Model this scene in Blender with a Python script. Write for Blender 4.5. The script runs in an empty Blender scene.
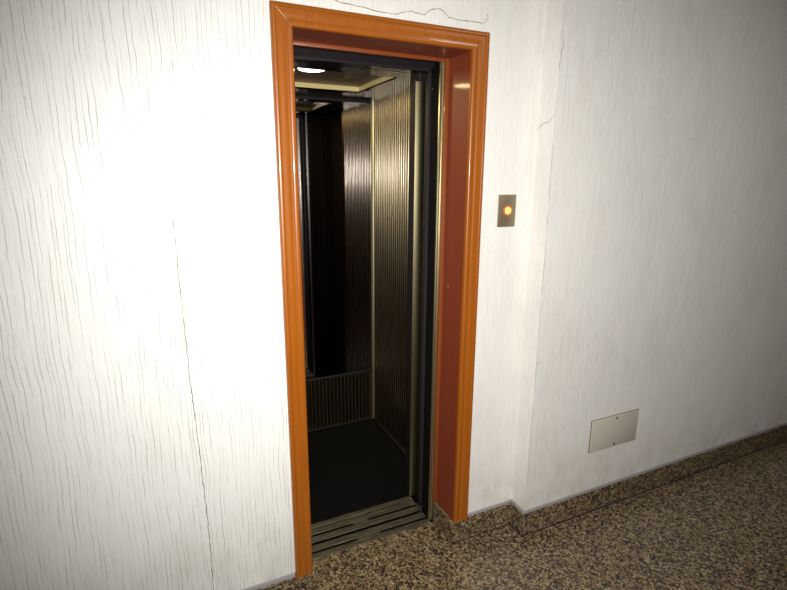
import bpy, bmesh, math, random
from mathutils import Vector, Matrix
random.seed(7)
S = bpy.context.scene
COL = S.collection

# ------------------------------------------------------------------ camera
F_PX = 501.3446
CAM = Vector((-.349, -1.612, 1.5746))
YAW, PITCH, ROLL = .4373, -.2346, .0064
fw = Vector((math.sin(YAW)*math.cos(PITCH), math.cos(YAW)*math.cos(PITCH), math.sin(PITCH)))
rt = Vector((math.cos(YAW), -math.sin(YAW), 0))
up = rt.cross(fw)
rt2 = rt*math.cos(ROLL)+up*math.sin(ROLL)
up2 = -rt*math.sin(ROLL)+up*math.cos(ROLL)
cam_data = bpy.data.cameras.new('camera')
cam_data.sensor_width = 36
cam_data.lens = F_PX*36/787
cam_data.clip_start = .02
cam = bpy.data.objects.new('camera', cam_data)
COL.objects.link(cam)
m = Matrix((rt2, up2, -fw)).transposed().to_4x4()
m.translation = CAM
cam.matrix_world = m
S.camera = cam

# ------------------------------------------------------------------ world, lights, exposure
w = bpy.data.worlds.new('world'); S.world = w; w.use_nodes = True
w.node_tree.nodes['Background'].inputs[0].default_value = (.75, .8, 1, 1)
w.node_tree.nodes['Background'].inputs[1].default_value = .02

def light(name, kind, loc, energy, color=(1, 1, 1), **kw):
    d = bpy.data.lights.new(name, kind)
    d.energy = energy; d.color = color
    for k, v in kw.items(): setattr(d, k, v)
    o = bpy.data.objects.new(name, d); COL.objects.link(o); o.location = loc
    return o
# the photographer's flash, just beside the lens
fl = light('camera_flash', 'SPOT', CAM + rt2*.0 + up2*.045 + fw*.01, 205, (1, .985, .95),
           shadow_soft_size=.012, spot_size=math.radians(110), spot_blend=1.0)
_d = (fw+rt2*.02-up2*.03).normalized(); _r = _d.cross(up2).normalized()
fl.rotation_euler = Matrix((_r, _r.cross(_d), -_d)).transposed().to_euler()
# unseen fill lamp added in the hall, lifts the ambient and the right wall
hall = light('hall_fill_light', 'AREA', (1.7, -1.7, 2.70), 14, (1, .97, .93), shape='DISK', size=.4)
# downlight of the elevator cab
cabl = light('cab_downlight', 'AREA', (.31, .645, 2.006), 4.4, (1, .80, .38), shape='DISK', size=.10)

vs = S.view_settings
S.display_settings.display_device = 'sRGB'
vs.view_transform = 'Standard'; vs.look = 'None'; vs.gamma = 1; vs.use_curve_mapping = False
vs.exposure = 0.0

# ------------------------------------------------------------------ materials
def mat(name, base=(.5, .5, .5), rough=.5, metal=0, coat=0, coat_rough=.05, spec=.5):
    mm = bpy.data.materials.new(name); mm.use_nodes = True
    b = mm.node_tree.nodes['Principled BSDF']
    b.inputs['Base Color'].default_value = (*base, 1)
    b.inputs['Roughness'].default_value = rough
    b.inputs['Metallic'].default_value = metal
    b.inputs['Coat Weight'].default_value = coat
    b.inputs['Coat Roughness'].default_value = coat_rough
    b.inputs['Specular IOR Level'].default_value = spec
    return mm

class N:
    """small node helper"""
    def __init__(s, mm):
        s.t = mm.node_tree; s.b = s.t.nodes['Principled BSDF']
        s.tc = s.t.nodes.new('ShaderNodeTexCoord')
    def n(s, kind, **kw):
        x = s.t.nodes.new(kind)
        for k, v in kw.items(): setattr(x, k, v)
        return x
    def l(s, a, b): s.t.links.new(a, b)
    def mapped(s, scale, loc=(0, 0, 0), src=None):
        mp = s.n('ShaderNodeMapping'); mp.inputs['Scale'].default_value = scale
        mp.inputs['Location'].default_value = loc
        s.l(src or s.tc.outputs['Object'], mp.inputs[0]); return mp.outputs[0]
    def noise(s, vec, scale=1, detail=2, rough=.5, dist=0):
        x = s.n('ShaderNodeTexNoise'); x.inputs['Scale'].default_value = scale
        x.inputs['Detail'].default_value = detail; x.inputs['Roughness'].default_value = rough
        x.inputs['Distortion'].default_value = dist
        s.l(vec, x.inputs['Vector']); return x.outputs[0]
    def ramp(s, fac, stops, interp='LINEAR'):
        r = s.n('ShaderNodeValToRGB'); cr = r.color_ramp; cr.interpolation = interp
        while len(cr.elements) < len(stops): cr.elements.new(.5)
        for e, (p, c) in zip(cr.elements, stops):
            e.position = p; e.color = (*c, 1) if len(c) == 3 else c
        s.l(fac, r.inputs[0]); return r.outputs[0]
    def mix(s, fac, a, b, blend='MIX'):
        x = s.n('ShaderNodeMix', data_type='RGBA', blend_type=blend)
        for sock, v in ((x.inputs[0], fac), (x.inputs[6], a), (x.inputs[7], b)):
            if isinstance(v, (int, float)): sock.default_value = v
            elif isinstance(v, tuple): sock.default_value = (*v, 1)
            else: s.l(v, sock)
        return x.outputs[2]
    def math(s, op, a, b=0):
        x = s.n('ShaderNodeMath', operation=op)
        for sock, v in ((x.inputs[0], a), (x.inputs[1], b)):
            if isinstance(v, (int, float)): sock.default_value = v
            else: s.l(v, sock)
        return x.outputs[0]
    def bump(s, h, strength=.3, dist=.002):
        x = s.n('ShaderNodeBump'); x.inputs['Strength'].default_value = strength
        x.inputs['Distance'].default_value = dist
        s.l(h, x.inputs['Height']); s.l(x.outputs[0], s.b.inputs['Normal'])

W3 = (1, 1, 1); K3 = (0, 0, 0)

def plaster(name, base, fx, wav, line_dark, seed):
    """white paint over vertically combed plaster"""
    mm = mat(name, base, .45, spec=.35); g = N(mm)
    # bend the grooves a little
    warp = g.noise(g.mapped((5, 5, 2.2), (seed, 0, 0)), 1, 2)
    sep = g.n('ShaderNodeSeparateXYZ'); g.l(g.tc.outputs['Object'], sep.inputs[0])
    wx = g.math('MULTIPLY_ADD', warp, wav); g.t.nodes[-1].inputs[2].default_value = 3
    x2 = g.math('ADD', g.math('ADD', sep.outputs[0], g.math('MULTIPLY', sep.outputs[1], 1.0)), wx)
    cmb = g.n('ShaderNodeCombineXYZ'); g.l(x2, cmb.inputs[0]); g.l(sep.outputs[2], cmb.inputs[2])
    v = cmb.outputs[0]
    fine = g.noise(g.mapped((fx*2, 1, 2.4), (seed*3, 0, 0), v), 1, 3, .6)
    def lines(pitch, wmax, zf, off, lo, hi):
        """one wandering groove per pitch, each with its own place, width and breaks"""
        u = g.math('MULTIPLY', g.math('ADD', x2, off), 1/pitch)
        cell = g.math('FLOOR', u); f = g.math('FRACT', u)
        wn = g.n('ShaderNodeTexWhiteNoise', noise_dimensions='1D'); g.l(cell, wn.inputs['W'])
        cc = g.n('ShaderNodeCombineXYZ'); g.l(g.math('MULTIPLY', cell, 7.31), cc.inputs[0]); g.l(g.math('MULTIPLY', sep.outputs[2], zf), cc.inputs[2])
        along = g.noise(cc.outputs[0], 1, 3, .6)
        wig = g.math('MULTIPLY', g.math('SUBTRACT', g.noise(g.mapped((1, 1, 4.3), (0, 0, 0), cc.outputs[0]), 1, 1), .5), .35)
        pos = g.math('ADD', g.math('MULTIPLY_ADD', wn.outputs[0], .5), wig); 
        g.t.nodes[-2].inputs[2].default_value = .25
        d = g.math('ABSOLUTE', g.math('SUBTRACT', f, pos))
        wd = g.math('MULTIPLY', g.ramp(along, [(lo, K3), (hi, W3)]), wmax)
        q = g.math('DIVIDE', d, g.math('ADD', wd, .0005))
        return g.math('MULTIPLY', g.ramp(q, [(.45, W3), (1, K3)]), g.ramp(along, [(lo, (.15, .15, .15)), (hi, W3)]))
    l1 = lines(1.4/fx, .08, 6, 3.3, .34, .58)
    l2 = lines(.62/fx, .13, 9, 7.7, .36, .66)
    blotch = g.noise(g.mapped((4.1, 3, 2.3), (seed, 4, 2)), 1, 4, .6)
    brk = g.noise(g.mapped((22, 3, 9), (seed, 9, 2)), 1, 2, .6)
    speck = g.noise(g.mapped((60, 60, 40), (seed, 1, 0)), 1, 2, .5)
    where = g.math('MULTIPLY', g.ramp(blotch, [(.30, (.25, .25, .25)), (.62, W3)]), g.ramp(brk, [(.36, (.1, .1, .1)), (.56, W3)]))
    where = g.ramp(blotch, [(.28, (.45, .45, .45)), (.6, W3)])
    amt = g.math('MULTIPLY', g.math('MULTIPLY', l1, where), line_dark)
    amt2 = g.math('MULTIPLY', g.math('MULTIPLY', l2, where), line_dark*.45)
    c = g.mix(amt, base, (.46, .43, .38))
    c = g.mix(amt2, c, (.42, .39, .34))
    c = g.mix(g.math('MULTIPLY', g.ramp(speck, [(.73, K3), (.78, W3)]), .35), c, (.3, .24, .18))
    c = g.mix(g.math('MULTIPLY', g.ramp(blotch, [(.5, K3), (.75, W3)]), .25), c, (.62, .58, .52))
    # grime close to the floor
    low = g.ramp(sep.outputs[2], [(.10, W3), (.42, K3)])
    gr = g.noise(g.mapped((9, 9, 5), (3, seed, 2)), 1, 4, .65)
    c = g.mix(g.math('MULTIPLY', g.math('MULTIPLY', low, g.ramp(gr, [(.38, K3), (.68, W3)])), .45), c, (.42, .38, .31))
    g.l(c, g.b.inputs['Base Color'])
    h = g.math('SUBTRACT', g.math('MULTIPLY', fine, .9), g.math('ADD', g.math('MULTIPLY', l1, .5), g.math('MULTIPLY', l2, .3)))
    g.bump(h, .55, .0022)
    return mm
M_WALL_L = plaster('combed_white_plaster_left', (.84, .84, .80), 95, .05, 1.0, 1.0)
M_WALL_R = plaster('combed_white_plaster_right', (.87, .845, .80), 190, .010, .75, 5.0)
M_HALL = mat('hall_paint', (.30, .29, .27), .7)

def granite():
    mm = mat('speckled_brown_granite', (.2, .15, .1), .28, spec=.5); g = N(mm)
    src = g.mapped((1, 1, 1))
    nz = g.n('ShaderNodeTexNoise'); nz.inputs['Scale'].default_value = 90; g.l(src, nz.inputs['Vector'])
    sc_ = g.n('ShaderNodeVectorMath', operation='SCALE'); sc_.inputs['Scale'].default_value = .006; g.l(nz.outputs['Color'], sc_.inputs[0])
    ad = g.n('ShaderNodeVectorMath', operation='ADD'); g.l(src, ad.inputs[0]); g.l(sc_.outputs[0], ad.inputs[1]); v = ad.outputs[0]
    def cells(scale):
        vo = g.n('ShaderNodeTexVoronoi'); vo.inputs['Scale'].default_value = scale; g.l(v, vo.inputs['Vector'])
        q = g.n('ShaderNodeSeparateColor'); g.l(vo.outputs['Color'], q.inputs[0]); return q.outputs
    q1 = cells(125); q2 = cells(215)
    c = g.ramp(q1[0], [(0, (.14, .09, .045)), (.35, (.23, .165, .08)), (.65, (.32, .24, .115)), (.88, (.39, .30, .18)), (1, (.40, .33, .24))])
    c = g.mix(g.ramp(q1[1], [(.67, K3), (.69, (.96, .96, .96))]), c, (.022, .018, .018))
    c = g.mix(g.ramp(q2[0], [(.70, K3), (.76, (.8, .8, .8))]), c, (.035, .025, .022))
    c = g.mix(g.ramp(q2[1], [(.86, K3), (.9, (.5, .5, .5))]), c, (.20, .09, .06))
    c = g.mix(g.ramp(g.noise(v, 38, 3, .6), [(.55, K3), (.66, (.6, .6, .6))]), c, (.035, .026, .024))
    g.l(c, g.b.inputs['Base Color'])
    return mm
M_GRAN = granite()

def lacquer(name, a, b, rough, coat):
    mm = mat(name, a, rough, coat=coat, coat_rough=.08); g = N(mm)
    n1 = g.noise(g.mapped((90, 90, 4)), 1, 3, .6)
    c = g.mix(g.ramp(n1, [(.3, K3), (.75, W3)]), a, b)
    ch = g.noise(g.mapped((40, 40, 14), (2, 2, 2)), 1, 3, .6)
    c = g.mix(g.ramp(ch, [(.755, K3), (.77, (.7, .7, .7))]), c, (.72, .48, .25))
    g.l(c, g.b.inputs['Base Color'])
    g.bump(g.noise(g.mapped((14, 14, 9)), 1, 2), .08, .002)
    return mm
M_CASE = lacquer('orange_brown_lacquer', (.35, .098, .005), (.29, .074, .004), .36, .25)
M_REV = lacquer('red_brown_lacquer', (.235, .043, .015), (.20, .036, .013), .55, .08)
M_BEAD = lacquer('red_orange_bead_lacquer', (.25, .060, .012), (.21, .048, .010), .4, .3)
M_PALE = mat('bare_wood_joint', (.75, .55, .35), .6)

def metal(name, base, rough, streak=.15, mt=1.0, coat=0, spec=.5):
    mm = mat(name, base, rough, mt, coat=coat, coat_rough=.17, spec=spec); g = N(mm)
    n1 = g.noise(g.mapped((300, 300, 3)), 1, 2, .6)
    lo = tuple(x*(1-streak) for x in base); hi = tuple(min(1, x*(1+streak)) for x in base)
    g.l(g.mix(n1, lo, hi), g.b.inputs['Base Color'])
    r = g.math('MULTIPLY_ADD', n1, .12); g.t.nodes[-1].inputs[2].default_value = rough-.06
    g.l(r, g.b.inputs['Roughness'])
    return mm
M_FLUTE = metal('fluted_bronze_steel', (.22, .172, .098), .27, .0, 1, .8)
M_DARKP = metal('dark_steel_panel', (.014, .010, .012), .6, .1, 0, 0, .15)
M_PLATE = metal('brushed_champagne_steel', (.17, .145, .080), .42, .05, 1, .7)
M_CHROME = metal('satin_steel_trim', (.60, .53, .33), .40, .05, .98, .7)
M_DOOR = metal('dark_brushed_steel_door', (.026, .021, .023), .55, .1, 0, 0, .15)
M_CEIL = mat('glossy_black_ceiling', (.008, .006, .008), .16, spec=.15)
M_RECESS = mat('brown_recess_panel', (.10, .045, .018), .4)
M_RSIDE = mat('gilt_recess_edge', (.80, .66, .30), .4)
M_MIRROR = mat('smoked_mirror', (.55, .52, .54), .02, 1.0)
M_RUBBER = mat('black_rubber_floor', (.0025, .0025, .003), .6, spec=.12)
M_BLACK = mat('black_gap_and_shade', (.004, .004, .004), .9, spec=.1)
M_SHAFT = mat('shaft_concrete', (.05, .05, .05), .9)
M_MORTAR = mat('grey_mortar', (.36, .34, .34), .8)
M_CRACK = mat('dirty_crack', (.20, .15, .10), .9)
M_COVER = mat('painted_cover_plate', (.56, .54, .45), .45)
M_SCREW = mat('screw_dark', (.03, .028, .025), .5, .6)
M_BPL = metal('button_plate_brass', (.36, .29, .19), .42, mt=.7)
M_JOINT = mat('floor_joint', (.02, .015, .014), .8)

def worn():
    mm = mat('worn_aluminium_sill', (.3, .28, .22), .45, .75); g = N(mm)
    n1 = g.noise(g.mapped((3, 30, 30)), 4, 4, .65)
    g.l(g.ramp(n1, [(.3, (.06, .05, .035)), (.55, (.18, .165, .115)), (.75, (.30, .28, .21))]), g.b.inputs['Base Color'])
    return mm
M_SILL = worn()

def emit(name, col, st):
    mm = mat(name, (1, 1, 1), .5)
    b = mm.node_tree.nodes['Principled BSDF']
    b.inputs['Emission Color'].default_value = (*col, 1); b.inputs['Emission Strength'].default_value = st
    return mm
M_LAMP = emit('lamp_glass', (1, .96, 1), 6)
M_LIT = emit('lit_button_lens', (1, .80, .26), .85)
M_LIT.node_tree.nodes['Principled BSDF'].inputs['Base Color'].default_value = (.3, .2, .05, 1)
M_RING = emit('glowing_orange_ring', (1, .18, .02), .22)
M_RING.node_tree.nodes['Principled BSDF'].inputs['Base Color'].default_value = (.4, .10, .02, 1)

# ------------------------------------------------------------------ mesh helpers
def bm_box(bm, x0, x1, y0, y1, z0, z1, bevel=0, seg=2):
    r = bmesh.ops.create_cube(bm, size=1)
    vs_ = r['verts']
    for v in vs_:
        v.co = Vector(((x0+x1)/2+v.co.x*(x1-x0), (y0+y1)/2+v.co.y*(y1-y0), (z0+z1)/2+v.co.z*(z1-z0)))
    if bevel:
        es = list({e for v in vs_ for e in v.link_edges})
        bmesh.ops.bevel(bm, geom=es, offset=bevel, segments=seg, affect='EDGES', profile=.5)

def bm_cyl(bm, c, axis, r, h, n=24, bevel=0):
    """closed cylinder from c along axis"""
    a = Vector(axis).normalized()
    u = a.orthogonal().normalized(); v = a.cross(u)
    rings = []
    prof = [(r-bevel, 0), (r, bevel), (r, h-bevel), (r-bevel, h)] if bevel else [(r, 0), (r, h)]
    for rr, hh in prof:
        rings.append([bm.verts.new(Vector(c)+a*hh+(u*math.cos(t)+v*math.sin(t))*rr)
                      for t in [2*math.pi*i/n for i in range(n)]])
    for A, B in zip(rings, rings[1:]):
        for i in range(n): bm.faces.new((A[i], A[(i+1) % n], B[(i+1) % n], B[i]))
    bm.faces.new(rings[0][::-1]); bm.faces.new(rings[-1])

def bm_tube(bm, pts, r, n=6):
    rings = []
    for i, p in enumerate(pts):
        p = Vector(p)
        d = (Vector(pts[min(i+1, len(pts)-1)])-Vector(pts[max(i-1, 0)])).normalized()
        u = d.orthogonal().normalized() if abs(d.y) > .9 else d.cross(Vector((0, 1, 0))).normalized()
        v = d.cross(u)
        rr = r*(.55+.9*random.random()) if 0 < i < len(pts)-1 else r*.2
        rings.append([bm.verts.new(p+(u*math.cos(t)+v*math.sin(t))*rr) for t in [2*math.pi*k/n for k in range(n)]])
    for A, B in zip(rings, rings[1:]):
        for i in range(n): bm.faces.new((A[i], A[(i+1) % n], B[(i+1) % n], B[i]))
    bm.faces.new(rings[0][::-1]); bm.faces.new(rings[-1])

def bm_prism(bm, prof, fn, a, b):
    """sweep closed 2D profile; fn(p, end) -> 3D point for end a / b"""
    A = [bm.verts.new(fn(p, a)) for p in prof]; B = [bm.verts.new(fn(p, b)) for p in prof]
    n = len(prof)
    for i in range(n): bm.faces.new((A[i], A[(i+1) % n], B[(i+1) % n], B[i]))
    bm.faces.new(A[::-1]); bm.faces.new(B)

def obj(name, bm, mt, parent=None, smooth=False, root=None):
    bmesh.ops.recalc_face_normals(bm, faces=bm.faces[:])
    off = Vector((0, 0, 0)); q = parent
    while q: off += q.location; q = q.parent
    for v in bm.verts: v.co -= off
    me = bpy.data.meshes.new(name); bm.to_mesh(me); bm.free()
    me.materials.append(mt)
    if smooth:
        me.polygons.foreach_set('use_smooth', [True]*len(me.polygons))
        try: me.set_sharp_from_angle(angle=math.radians(38))
        except Exception: pass
    o = bpy.data.objects.new(name, me); COL.objects.link(o)
    if parent: o.parent = parent
    return o

def box(name, mt, parent, *d, bevel=0):
    bm = bmesh.new(); bm_box(bm, *d, bevel=bevel)
    return obj(name, bm, mt, parent, smooth=bevel > 0)

def thing(name, label, cat, loc, group=None):
    o = bpy.data.objects.new(name, None); COL.objects.link(o); o.location = loc
    o.empty_display_size = .1
    o['label'] = label; o['category'] = cat
    if group: o['group'] = group
    return o

def struct(name, bm, mt, smooth=False):
    o = obj(name, bm, mt, None, smooth); o['kind'] = 'structure'; return o

# ------------------------------------------------------------------ dimensions
WC = .763           # outer width of the casing
CC = .065           # casing width
XL, XR = CC, WC-CC  # clear opening
HT = 2.061; HO = 2.0
D = .15             # reveal depth
HB = .1055           # plinth height
SX, SY = 1.015, -.090   # wall step
G = .010            # plinth proud of wall

# ------------------------------------------------------------------ room shell
bm = bmesh.new()
bm_box(bm, -3.2, XL-.02, 0, D, 0, 2.75)
struct('wall_left', bm, M_WALL_L)
bm = bmesh.new()
# right part and lintel above the doorway, one plastered face with a soft step
bm_box(bm, XR+.02, SX+.02, 0, D, 0, 2.75)
bm_box(bm, XL-.02, XR+.02, 0, D, HO+.02, 2.75)
struct('wall_right', bm, M_WALL_R)
bm = bmesh.new()
bm_box(bm, SX, 5.0, SY, D, 0, 2.75)
struct('wall_step', bm, M_WALL_R)

bm = bmesh.new(); bm_box(bm, -3.3, 5.1, -3.4, D, -.12, 0)
floor = struct('floor', bm, M_GRAN)
bm = bmesh.new(); bm_box(bm, -3.3, 5.1, -3.5, D, 2.75, 2.85); struct('ceiling', bm, M_HALL)
bm = bmesh.new(); bm_box(bm, -3.3, 5.1, -3.5, -3.4, 0, 2.75); struct('wall_opposite', bm, M_HALL)
bm = bmesh.new(); bm_box(bm, -3.3, -3.2, -3.4, D, 0, 2.75); struct('wall_far_left', bm, M_HALL)
bm = bmesh.new(); bm_box(bm, 5.0, 5.1, -3.4, D, 0, 2.75); struct('wall_far_right', bm, M_HALL)
# elevator shaft behind the wall
bm = bmesh.new()
bm_box(bm, -.55, -.45, D, 1.6, -.3, 2.75); bm_box(bm, 1.45, 1.55, D, 1.6, -.3, 2.75)
bm_box(bm, -.45, 1.45, 1.5, 1.6, -.3, 2.75); bm_box(bm, -.45, 1.45, D, 1.5, 2.65, 2.75)
bm_box(bm, -.45, 1.45, D, 1.5, -.4, -.3)
struct('wall_shaft', bm, M_SHAFT)

# cracks in the plaster (half sunk dirty lines)
def wall_crack(pts, y, r, parent, sub=4, jit=.004):
    out = []
    for (a, b) in zip(pts, pts[1:]):
        for k in range(sub):
            t = k/sub
            out.append((a[0]+(b[0]-a[0])*t+random.uniform(-jit, jit), y+random.uniform(-.0004, .0002),
                        a[1]+(b[1]-a[1])*t+random.uniform(-jit, jit)*.7))
    out.append((pts[-1][0], y, pts[-1][1]))
    bm = bmesh.new(); bm_tube(bm, out, r)
    return obj('crack', bm, M_CRACK, parent)
wl = bpy.data.objects['wall_left']; wr = bpy.data.objects['wall_right']; ws = bpy.data.objects['wall_step']

# ------------------------------------------------------------------ plinth (granite skirting)
def plinth(name, boxes, mort):
    bm = bmesh.new()
    for b in boxes: bm_box(bm, *b, bevel=.0012, seg=1)
    o = struct(name, bm, M_GRAN, False)
    bm = bmesh.new()
    for b in mort: bm_box(bm, *b, bevel=.002, seg=1)
    obj('mortar_strip', bm, M_MORTAR, o)
    return o
gx = XR-.012
plinth('baseboard_right',
       [(gx, XR, -G, D, 0, HB), (XR, SX, -G, 0, 0, HB), (XR, XR+.02, 0, D, 0, HB),
        (SX-G, SX+.002, SY-G, 0, 0, HB), (SX, 5.0, SY-G, SY, 0, HB)],
       [(WC, SX-.006, -.006, 0, HB, HB+.017), (SX-.006, SX, SY-.006, 0, HB, HB+.017),
        (SX, 5.0, SY-.006, SY, HB, HB+.017)])
plinth('baseboard_left',
       [(XL, XL+.012, -G, D, 0, HB-.017), (-3.2, XL, -G, 0, 0, HB-.017), (XL-.02, XL, 0, D, 0, HB-.017)],
       [(-3.2, -.001, -.007, 0, HB-.017, HB+.002)])

bm = bmesh.new()
bm_box(bm, SX-G-.004, 5.0, SY-G-.006, SY-G, -.002, .0008); bm_box(bm, SX-G-.005, SX-G, SY-G-.006, -G, -.002, .0008)
bm_box(bm, gx-.003, SX-G, -G-.004, -G, -.002, .0008)  # strip along the front plinth also paints the shadow at its foot
obj('joint_and_shadow_strip', bm, M_JOINT, bpy.data.objects['baseboard_right'])
# joints between floor slabs
bm = bmesh.new()
for (a, b) in (((1.23, -.10), (1.48, -.42)), ((1.48, -.42), (2.2, -1.34)),):
    a = Vector((*a, 0)); b = Vector((*b, 0)); d = (b-a).normalized(); n = Vector((-d.y, d.x, 0))*.0012
    vsx = [a-n, b-n, b+n, a+n]
    lo = [bm.verts.new(v+Vector((0, 0, -.002))) for v in vsx]; hi = [bm.verts.new(v+Vector((0, 0, .0004))) for v in vsx]
    for i in range(4): bm.faces.new((lo[i], lo[(i+1) % 4], hi[(i+1) % 4], hi[i]))
    bm.faces.new(hi); bm.faces.new(lo[::-1])
obj('slab_joint', bm, M_JOINT, floor)

# ------------------------------------------------------------------ orange door frame
fr = thing('entrance_frame', 'orange-brown lacquered wooden frame around the open elevator doorway', 'door frame', (WC/2, 0, HB))
# casing profile: (distance from outer edge, height above wall)
prof = [(0, 0), (0, .016), (.002, .019), (.005, .0205), (.011, .0205), (.0135, .0185), (.0148, .0150), (.0172, .0145),
        (.0190, .0165), (.026, .0165), (.036, .0160), (.0385, .0142), (.042, .0140), (.046, .0142), (.048, .0160),
        (.055, .0165), (.060, .0155), (.0635, .013), (.065, .009), (.065, 0)]
def casing(fn, a, b):
    bm = bmesh.new(); bm_prism(bm, prof, fn, a, b); return bm
# left: bottom at HB-.017, top mitred
sc = CC/.065
obj('jamb_casing', casing(lambda p, e: Vector((p[0], -p[1], HB-.017 if e == 0 else HT-p[0]*(HT-HO)/.065)), 0, 1), M_CASE, fr, True)
obj('jamb_casing', casing(lambda p, e: Vector((WC-p[0], -p[1], HB if e == 0 else HT-p[0]*(HT-HO)/.065)), 0, 1), M_CASE, fr, True)
obj('head_casing', casing(lambda p, e: Vector((p[0] if e == 0 else WC-p[0], -p[1], HT-p[0]*(HT-HO)/.065)), 0, 1), M_CASE, fr, True)
# bare wood showing in the mitre joints
bm = bmesh.new(); bm_tube(bm, [(.001, -.0195, HT-.001), (.030, -.0165, HT-.028), (.063, -.0145, HO+.002)], .0009)
obj('mitre_joint', bm, M_PALE, fr)
bm = bmesh.new(); bm_tube(bm, [(WC-.050, -.0165, HO+.013), (WC-.063, -.0145, HO+.002)], .0007)
obj('mitre_joint', bm, M_PALE, fr)
# reveal boards
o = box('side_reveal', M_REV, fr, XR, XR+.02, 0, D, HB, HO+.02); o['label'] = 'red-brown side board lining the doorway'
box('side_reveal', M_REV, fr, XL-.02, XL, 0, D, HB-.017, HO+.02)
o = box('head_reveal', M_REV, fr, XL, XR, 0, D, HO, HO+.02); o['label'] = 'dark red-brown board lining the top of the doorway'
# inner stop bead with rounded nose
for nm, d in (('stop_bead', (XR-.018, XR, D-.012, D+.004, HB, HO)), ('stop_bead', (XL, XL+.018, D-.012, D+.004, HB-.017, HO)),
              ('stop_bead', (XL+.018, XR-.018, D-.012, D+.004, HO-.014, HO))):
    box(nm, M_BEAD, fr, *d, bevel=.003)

# ------------------------------------------------------------------ landing side metalwork
dfm = thing('steel_jamb_frame', 'narrow polished steel post and header just behind the orange frame', 'door frame', (XR, .17, 0))
bm = bmesh.new()
bm_box(bm, XR-.030, XR-.022, .158, .168, 0, 2.03, bevel=.0025)
bm_box(bm, XR-.022, XR-.015, .163, .168, 0, 2.03)
bm_box(bm, XR-.015, XR+.03, .158, .168, 0, 2.03, bevel=.0025)
po = obj('post', bm, M_CHROME, dfm, True)
box('post_back', M_BLACK, po, XR-.028, XR+.03, .168, .205, 0, 2.03)  # back of the post blackened to keep its mirror reflection dark
bm = bmesh.new(); bm_box(bm, XL-.03, XL+.028, .158, .205, 0, 2.03, bevel=.002)
po = obj('post', bm, M_CHROME, dfm, True)
box('header', M_DARKP, dfm, XL+.028, XR-.030, .160, .20, 2.003, 2.03)

ld = thing('sliding_elevator_door_leaf', 'dark brushed steel sliding landing door slid open behind the steel post', 'elevator door', (.98, .24, .0))
box('door_panel', M_DOOR, ld, XR-.018, 1.33, .215, .245, .004, 1.985, bevel=.002)
box('dark_edge_strip', M_BLACK, ld, XR-.0205, XR-.018, .2151, .2449, .004, 1.985)  # black strip added so the leaf edge stays dark in the mirror
bm = bmesh.new(); bm_cyl(bm, (XR-.0203, .230, 1.905), (-1, 0, 0), .004, .002, 12); obj('screw', bm, M_SCREW, ld)

# ------------------------------------------------------------------ sills
sl = thing('metal_threshold', 'worn grooved metal threshold strip where granite floor meets the elevator', 'threshold', (.38, .2, -.03))
sx0, sx1 = XL+.0, XR-.030
def sill_strip(y0, y1, z=0.003, x0=sx0-.01, x1=sx1+.004, b=.001):
    bm = bmesh.new(); bm_box(bm, x0, x1, y0, y1, z-.0035, z, bevel=b, seg=1); return bm
obj('landing_plate', sill_strip(D, .179), M_SILL, sl)
bm = sill_strip(.193, .228)
bm_box(bm, 0.322, 0.430, .178, .194, -.003, .0025)            # bridge in the broken groove
obj('landing_plate', bm, M_SILL, sl)
box('groove_bed', M_BLACK, sl, sx0-.012, sx1+.006, D, .235, -.06, -.045)

# ------------------------------------------------------------------ elevator cab
CX0, CX1, CY0, CY1, CZ = -.07, .835, .36, 1.217, 1.990
cab = thing('elevator_cab', 'narrow elevator cab with fluted dark steel walls, mirror and black floor', 'elevator', ((CX0+CX1)/2, (CY0+CY1)/2, 0))

bm = sill_strip(.245, .281)
obj('cab_sill_plate', bm, M_SILL, cab)
bm = sill_strip(.295, .330, .003)
bm_box(bm, 0.342, 0.415, .280, .296, -.003, .0025)
obj('cab_sill_plate', bm, M_SILL, cab)
bm = sill_strip(.331, .336, .007); obj('cab_sill_rib', bm, M_SILL, cab)
bm = sill_strip(.337, .362, .005); obj('cab_sill_plate', bm, M_SILL, cab)
box('cab_groove_bed', M_BLACK, cab, sx0-.012, sx1+.006, .240, .362, -.06, -.045)

def fluted(axis, s0, s1, base, sgn, z0, z1, pitch, amp, flat=.12, back=.012):
    """half-round ribs; axis 'y' -> panel runs in y and faces sgn*x; axis 'x' -> runs in x and faces sgn*y"""
    bm = bmesh.new(); k = max(1, round((s1-s0)/pitch)); p = (s1-s0)/k
    P = []
    for i in range(k):
        a = s0+i*p
        P.append((a, 0))
        for j in range(0, 11):
            t = math.pi*j/10
            P.append((a+p*flat/2+(1-math.cos(t))/2*p*(1-flat), amp*math.sin(t)))
    P.append((s1, 0)); P.append((s1, -back)); P.append((s0, -back))
    def f(q, z):
        return Vector((base+sgn*q[1], q[0], z)) if axis == 'y' else Vector((q[0], base+sgn*q[1], z))
    Q = []
    for q in P:
        if not Q or (abs(Q[-1][0]-q[0])+abs(Q[-1][1]-q[1])) > 1e-6: Q.append(q)
    A = [bm.verts.new(f(q, z0)) for q in Q]; B = [bm.verts.new(f(q, z1)) for q in Q]; n = len(Q)
    for i in range(n): bm.faces.new((A[i], A[(i+1) % n], B[(i+1) % n], B[i]))
    # caps as strips so that the long n-gon stays well behaved
    def cap(Lp, z):
        bk = [bm.verts.new(f((q[0], -back), z)) for q in Q[:-2]]
        for i in range(len(bk)-1):
            bm.faces.new((Lp[i], Lp[i+1], bk[i+1], bk[i]))
    cap(A, z0); cap(B, z1)
    return bm
PT = .0262
obj('side_panel', fluted('y', .665, CY1-.020, CX1, -1, .012, CZ, PT, .0062, .24), M_FLUTE, cab, True)
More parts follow.
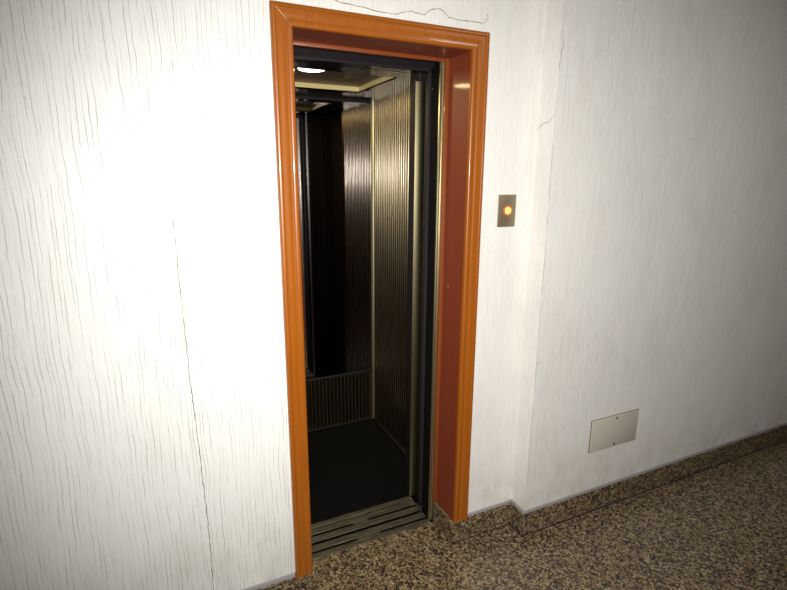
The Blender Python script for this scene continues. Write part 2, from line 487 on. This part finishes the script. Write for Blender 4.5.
obj('side_panel', fluted('y', CY0+.05, CY1-.020, CX0, 1, .012, CZ, PT, .0062, .24), M_FLUTE, cab, True)
o = obj('front_side_panel', fluted('y', CY0+.045, .655, CX1+.006, -1, .012, CZ, .035, .003), M_DARKP, cab, True)
o['label'] = 'darker side panel next to the doorway'
obj('back_panel', fluted('x', CX0+.016, CX1-.016, CY1, -1, .010, .338, .0245, .005, .24), M_FLUTE, cab, True)
# mirror above the back panel
mir = box('mirror', M_MIRROR, cab, CX0+.014, CX1-.014, CY1-.004, CY1+.004, .350, CZ-.016)
mir['label'] = 'dark smoked mirror filling the upper back wall'
box('mirror_edge', M_DOOR, cab, CX0+.014, CX1-.014, CY1-.012, CY1+.002, .338, .350, bevel=.002)
box('mirror_edge', M_DOOR, cab, CX0+.014, CX1-.014, CY1-.012, CY1+.002, CZ-.016, CZ, bevel=.002)
# corner posts, chamfered
for sx_, xx in ((-1, CX1), (1, CX0)):
    bm = bmesh.new()
    pr = [(0, 0), (sx_*.017, 0), (sx_*.017, -.003), (sx_*.014, -.008), (sx_*.008, -.014), (sx_*.003, -.017), (0, -.017)]
    bm_prism(bm, pr, lambda p, z: Vector((xx+p[0], CY1+p[1], z)), .0, CZ)
    obj('corner_post', bm, M_CHROME, cab)
# skirting lines at floor level
box('floor_trim', M_DOOR, cab, CX1-.012, CX1-.001, .40, CY1-.02, .0005, .012, bevel=.002)
box('floor_trim', M_DOOR, cab, CX0+.001, CX0+.012, .40, CY1-.02, .0005, .012, bevel=.002)
box('floor_trim', M_DOOR, cab, CX0+.02, CX1-.02, CY1-.012, CY1-.001, .0005, .010, bevel=.002)
box('cab_floor', M_RUBBER, cab, CX0-.01, CX1+.012, CY0+.003, CY1+.012, -.04, .0)
# outer skin of the cab
bm = bmesh.new()
bm_box(bm, CX1+.020, CX1+.035, CY0, CY1+.03, -.04, 2.12)
bm_box(bm, CX0-.035, CX0-.020, CY0, CY1+.03, -.04, 2.12)
bm_box(bm, CX0-.020, CX1+.020, CY1+.015, CY1+.03, -.04, 2.12)
bm_box(bm, CX0-.035, CX1+.035, CY0, CY1+.03, 2.12, 2.135)
obj('shell', bm, M_DARKP, cab)
# front columns beside the opening
o = obj('front_return_panel', fluted('x', XR-.020, .765, CY0+.042, 1, .012, CZ, .014, .002, back=.003), M_DARKP, cab, True)
obj('front_return_panel', fluted('x', .775, CX1-.004, CY0+.042, 1, .012, CZ, .014, .002, back=.003), M_DARKP, cab, True)
box('front_return_trim', M_DOOR, cab, .765, .775, CY0+.041, CY0+.048, .012, CZ, bevel=.002)
box('front_column', M_DARKP, cab, XR-.030, CX1+.02, CY0+.002, CY0+.042, 0, 2.0)
box('front_column', M_DARKP, cab, CX0-.02, XL+.028, CY0+.002, CY0+.042, 0, 2.0)
bm = bmesh.new()
pp = [(XR-.030+.054*i/16, CY0-.001-.007*math.sin(math.pi*i/16)) for i in range(17)]+[(XR+.024, CY0+.002), (XR-.030, CY0+.002)]
bm_prism(bm, pp, lambda p, z: Vector((p[0], p[1], z)), .008, 1.952)
pl = obj('column_plate', bm, M_PLATE, cab, True)
pl['label'] = 'bright brushed metal plate on the front column'
box('column_plate', M_PLATE, cab, XL-.026, XL+.028, CY0-.004, CY0+.002, .004, 1.952, bevel=.001)
bm = bmesh.new(); bm_cyl(bm, (XR-.006, CY0-.0065, 1.895), (0, -1, 0), .0045, .0022, 12, .0006); obj('screw', bm, M_SCREW, pl)
box('column_trim', M_CHROME, cab, XR+.024, XR+.028, CY0-.012, CY0+.002, .004, 2.0)
box('column_trim', M_CHROME, cab, XR-.012, XR-.010, CY0-.001, CY0+.002, 1.953, 2.0)
# transom above the cab opening
box('transom', M_DARKP, cab, XL-.03, XR+.03, .302, CY0+.002, 1.990, 2.045)
box('transom_edge', M_DOOR, cab, XL-.03, XR+.0, .3, .312, 1.982, 1.990, bevel=.001)
box('transom', M_CEIL, cab, XL-.03, XR+.03, .312, CY0+.0, 1.984, 1.990)
# ceiling with a sunken light tray
RX0, RX1, RY0, RY1, RZ = .10, .662, .512, 1.000, 2.020
bm = bmesh.new()
for d in ((CX0-.02, CX1+.02, CY0+.042, RY0), (CX0-.02, CX1+.02, RY1, CY1+.015),
          (CX0-.02, RX0, RY0, RY1), (RX1, CX1+.02, RY0, RY1)):
    bm_box(bm, *d, CZ, CZ+.008)
obj('ceiling_panel', bm, M_CEIL, cab)
bm = bmesh.new()
bm_box(bm, RX0-.004, RX1+.004, RY1, RY1+.004, CZ+.0005, RZ); bm_box(bm, RX0-.004, RX1+.004, RY0-.004, RY0, CZ+.0005, RZ)
bm_box(bm, RX0-.004, RX0, RY0, RY1, CZ+.0005, RZ); bm_box(bm, RX1, RX1+.004, RY0, RY1, CZ+.0005, RZ)
o = obj('tray_edge', bm, M_RSIDE, cab); o['label'] = 'gilt inner edge of the sunken ceiling tray'
o = box('tray_panel', M_RECESS, cab, RX0-.004, RX1+.004, RY0-.004, RY1+.004, RZ, RZ+.006); o['label'] = 'brown panel of the sunken ceiling tray'
bm = bmesh.new(); bm_cyl(bm, (.31, .645, RZ-.006), (0, 0, 1), .058, .006, 40, .002)
lamp = obj('ceiling_lamp', bm, M_LAMP, cab, True); lamp['label'] = 'glowing white round downlight'
# retracted cab door
cd = thing('cab_door_leaf', 'dark steel sliding cab door pushed open between landing door and bright column plate', 'elevator door', (.98, .30, 0))
box('door_panel', M_DOOR, cd, XR-.010, 1.33, .285, .312, .004, 1.98, bevel=.002)

# ------------------------------------------------------------------ call button
cb = thing('call_button_plate', 'small brass call plate with lit round yellow button on white wall right of doorway', 'elevator button', (.889, 0, 1.38))
pb = bmesh.new(); bm_box(pb, .848, .930, -.006, 0, 1.380, 1.504, bevel=.0015)
obj('plate', pb, M_BPL, cb, True)
def tor(c, R_, r_, n=32, k=10):
    bm = bmesh.new(); rings = []
    for i in range(n):
        a = 2*math.pi*i/n; d = Vector((math.cos(a), 0, math.sin(a)))
        rings.append([bm.verts.new(Vector(c)+d*(R_+r_*math.cos(t))+Vector((0, -r_*math.sin(t), 0))) for t in [2*math.pi*j/k for j in range(k)]])
    for i in range(n):
        A, B = rings[i], rings[(i+1) % n]
        for j in range(k): bm.faces.new((A[j], A[(j+1) % k], B[(j+1) % k], B[j]))
    return bm
rg = obj('button_ring', tor((.891, -.006, 1.443), 0.0180, .0035), M_RING, cb, True)
rg['label'] = 'glowing orange ring around the button'
bm = bmesh.new(); bm_cyl(bm, (.891, -.004, 1.443), (0, -1, 0), .0145, .008, 32, .0015)
o = obj('button', bm, M_LIT, cb, True); o['label'] = 'lit pale yellow push button'

# ------------------------------------------------------------------ cover plate on the stepped wall
cp = thing('cover_plate', 'blank cream cover plate low on the white wall above the granite skirting', 'cover plate', (1.52, SY, .318))
box('plate', M_COVER, cp, 1.374, 1.675, SY-.006, SY, .320, .480, bevel=.002)
bm = bmesh.new()
for d in ((1.370, 1.679, .317, .320), (1.370, 1.679, .480, .4825), (1.370, 1.374, .320, .480), (1.675, 1.679, .320, .480)):
    bm_box(bm, d[0], d[1], SY-.0022, SY, d[2], d[3])
obj('dirty_outline', bm, M_CRACK, cp)
for x, z in ((1.528, .333), (1.528, .467)):
    bm = bmesh.new(); bm_cyl(bm, (x, SY-.0055, z), (0, -1, 0), .0055, .002, 16, .0006); obj('screw', bm, M_SCREW, cp)

# ------------------------------------------------------------------ small damage in the plaster
wall_crack([(-.309, 1.47), (-.307, 1.2), (-.304, .94), (-.297, .75), (-.292, .5), (-.290, .3), (-.292, .09)], .0002, .0011, wl, 14, .0016)
wall_crack([(0.195, 2.091), (0.253, 2.086), (0.358, 2.079), (0.411, 2.081), (0.454, 2.095), (0.513, 2.09), (0.535, 2.11), (0.569, 2.115), (0.605, 2.092), (0.677, 2.091), (0.747, 2.093)], 0, .0011, wr, 5, .003)
wall_crack([(0.747, 2.093), (0.759, 2.107), (0.760, 2.123)], 0, .0009, wr)
wall_crack([(SX+.010, 2.09), (SX+.013, 2.03), (SX+.004, 1.95)], SY, .0009, ws)
wall_crack([(SX+.005, 1.70), (SX+.004, 1.45), (SX+.006, 1.2), (SX+.005, .9), (SX+.006, .55), (SX+.005, .25)], SY+.0004, .0006, ws, 12, .0008)
bm = bmesh.new()
bm_tube(bm, [(SX, -.005, 1.745), (SX, -.02, 1.765), (SX, -.04, 1.772), (SX, -.06, 1.77), (SX, -.075, 1.785), (SX, -.089, 1.79)], .0011)
obj('crack', bm, M_CRACK, ws)
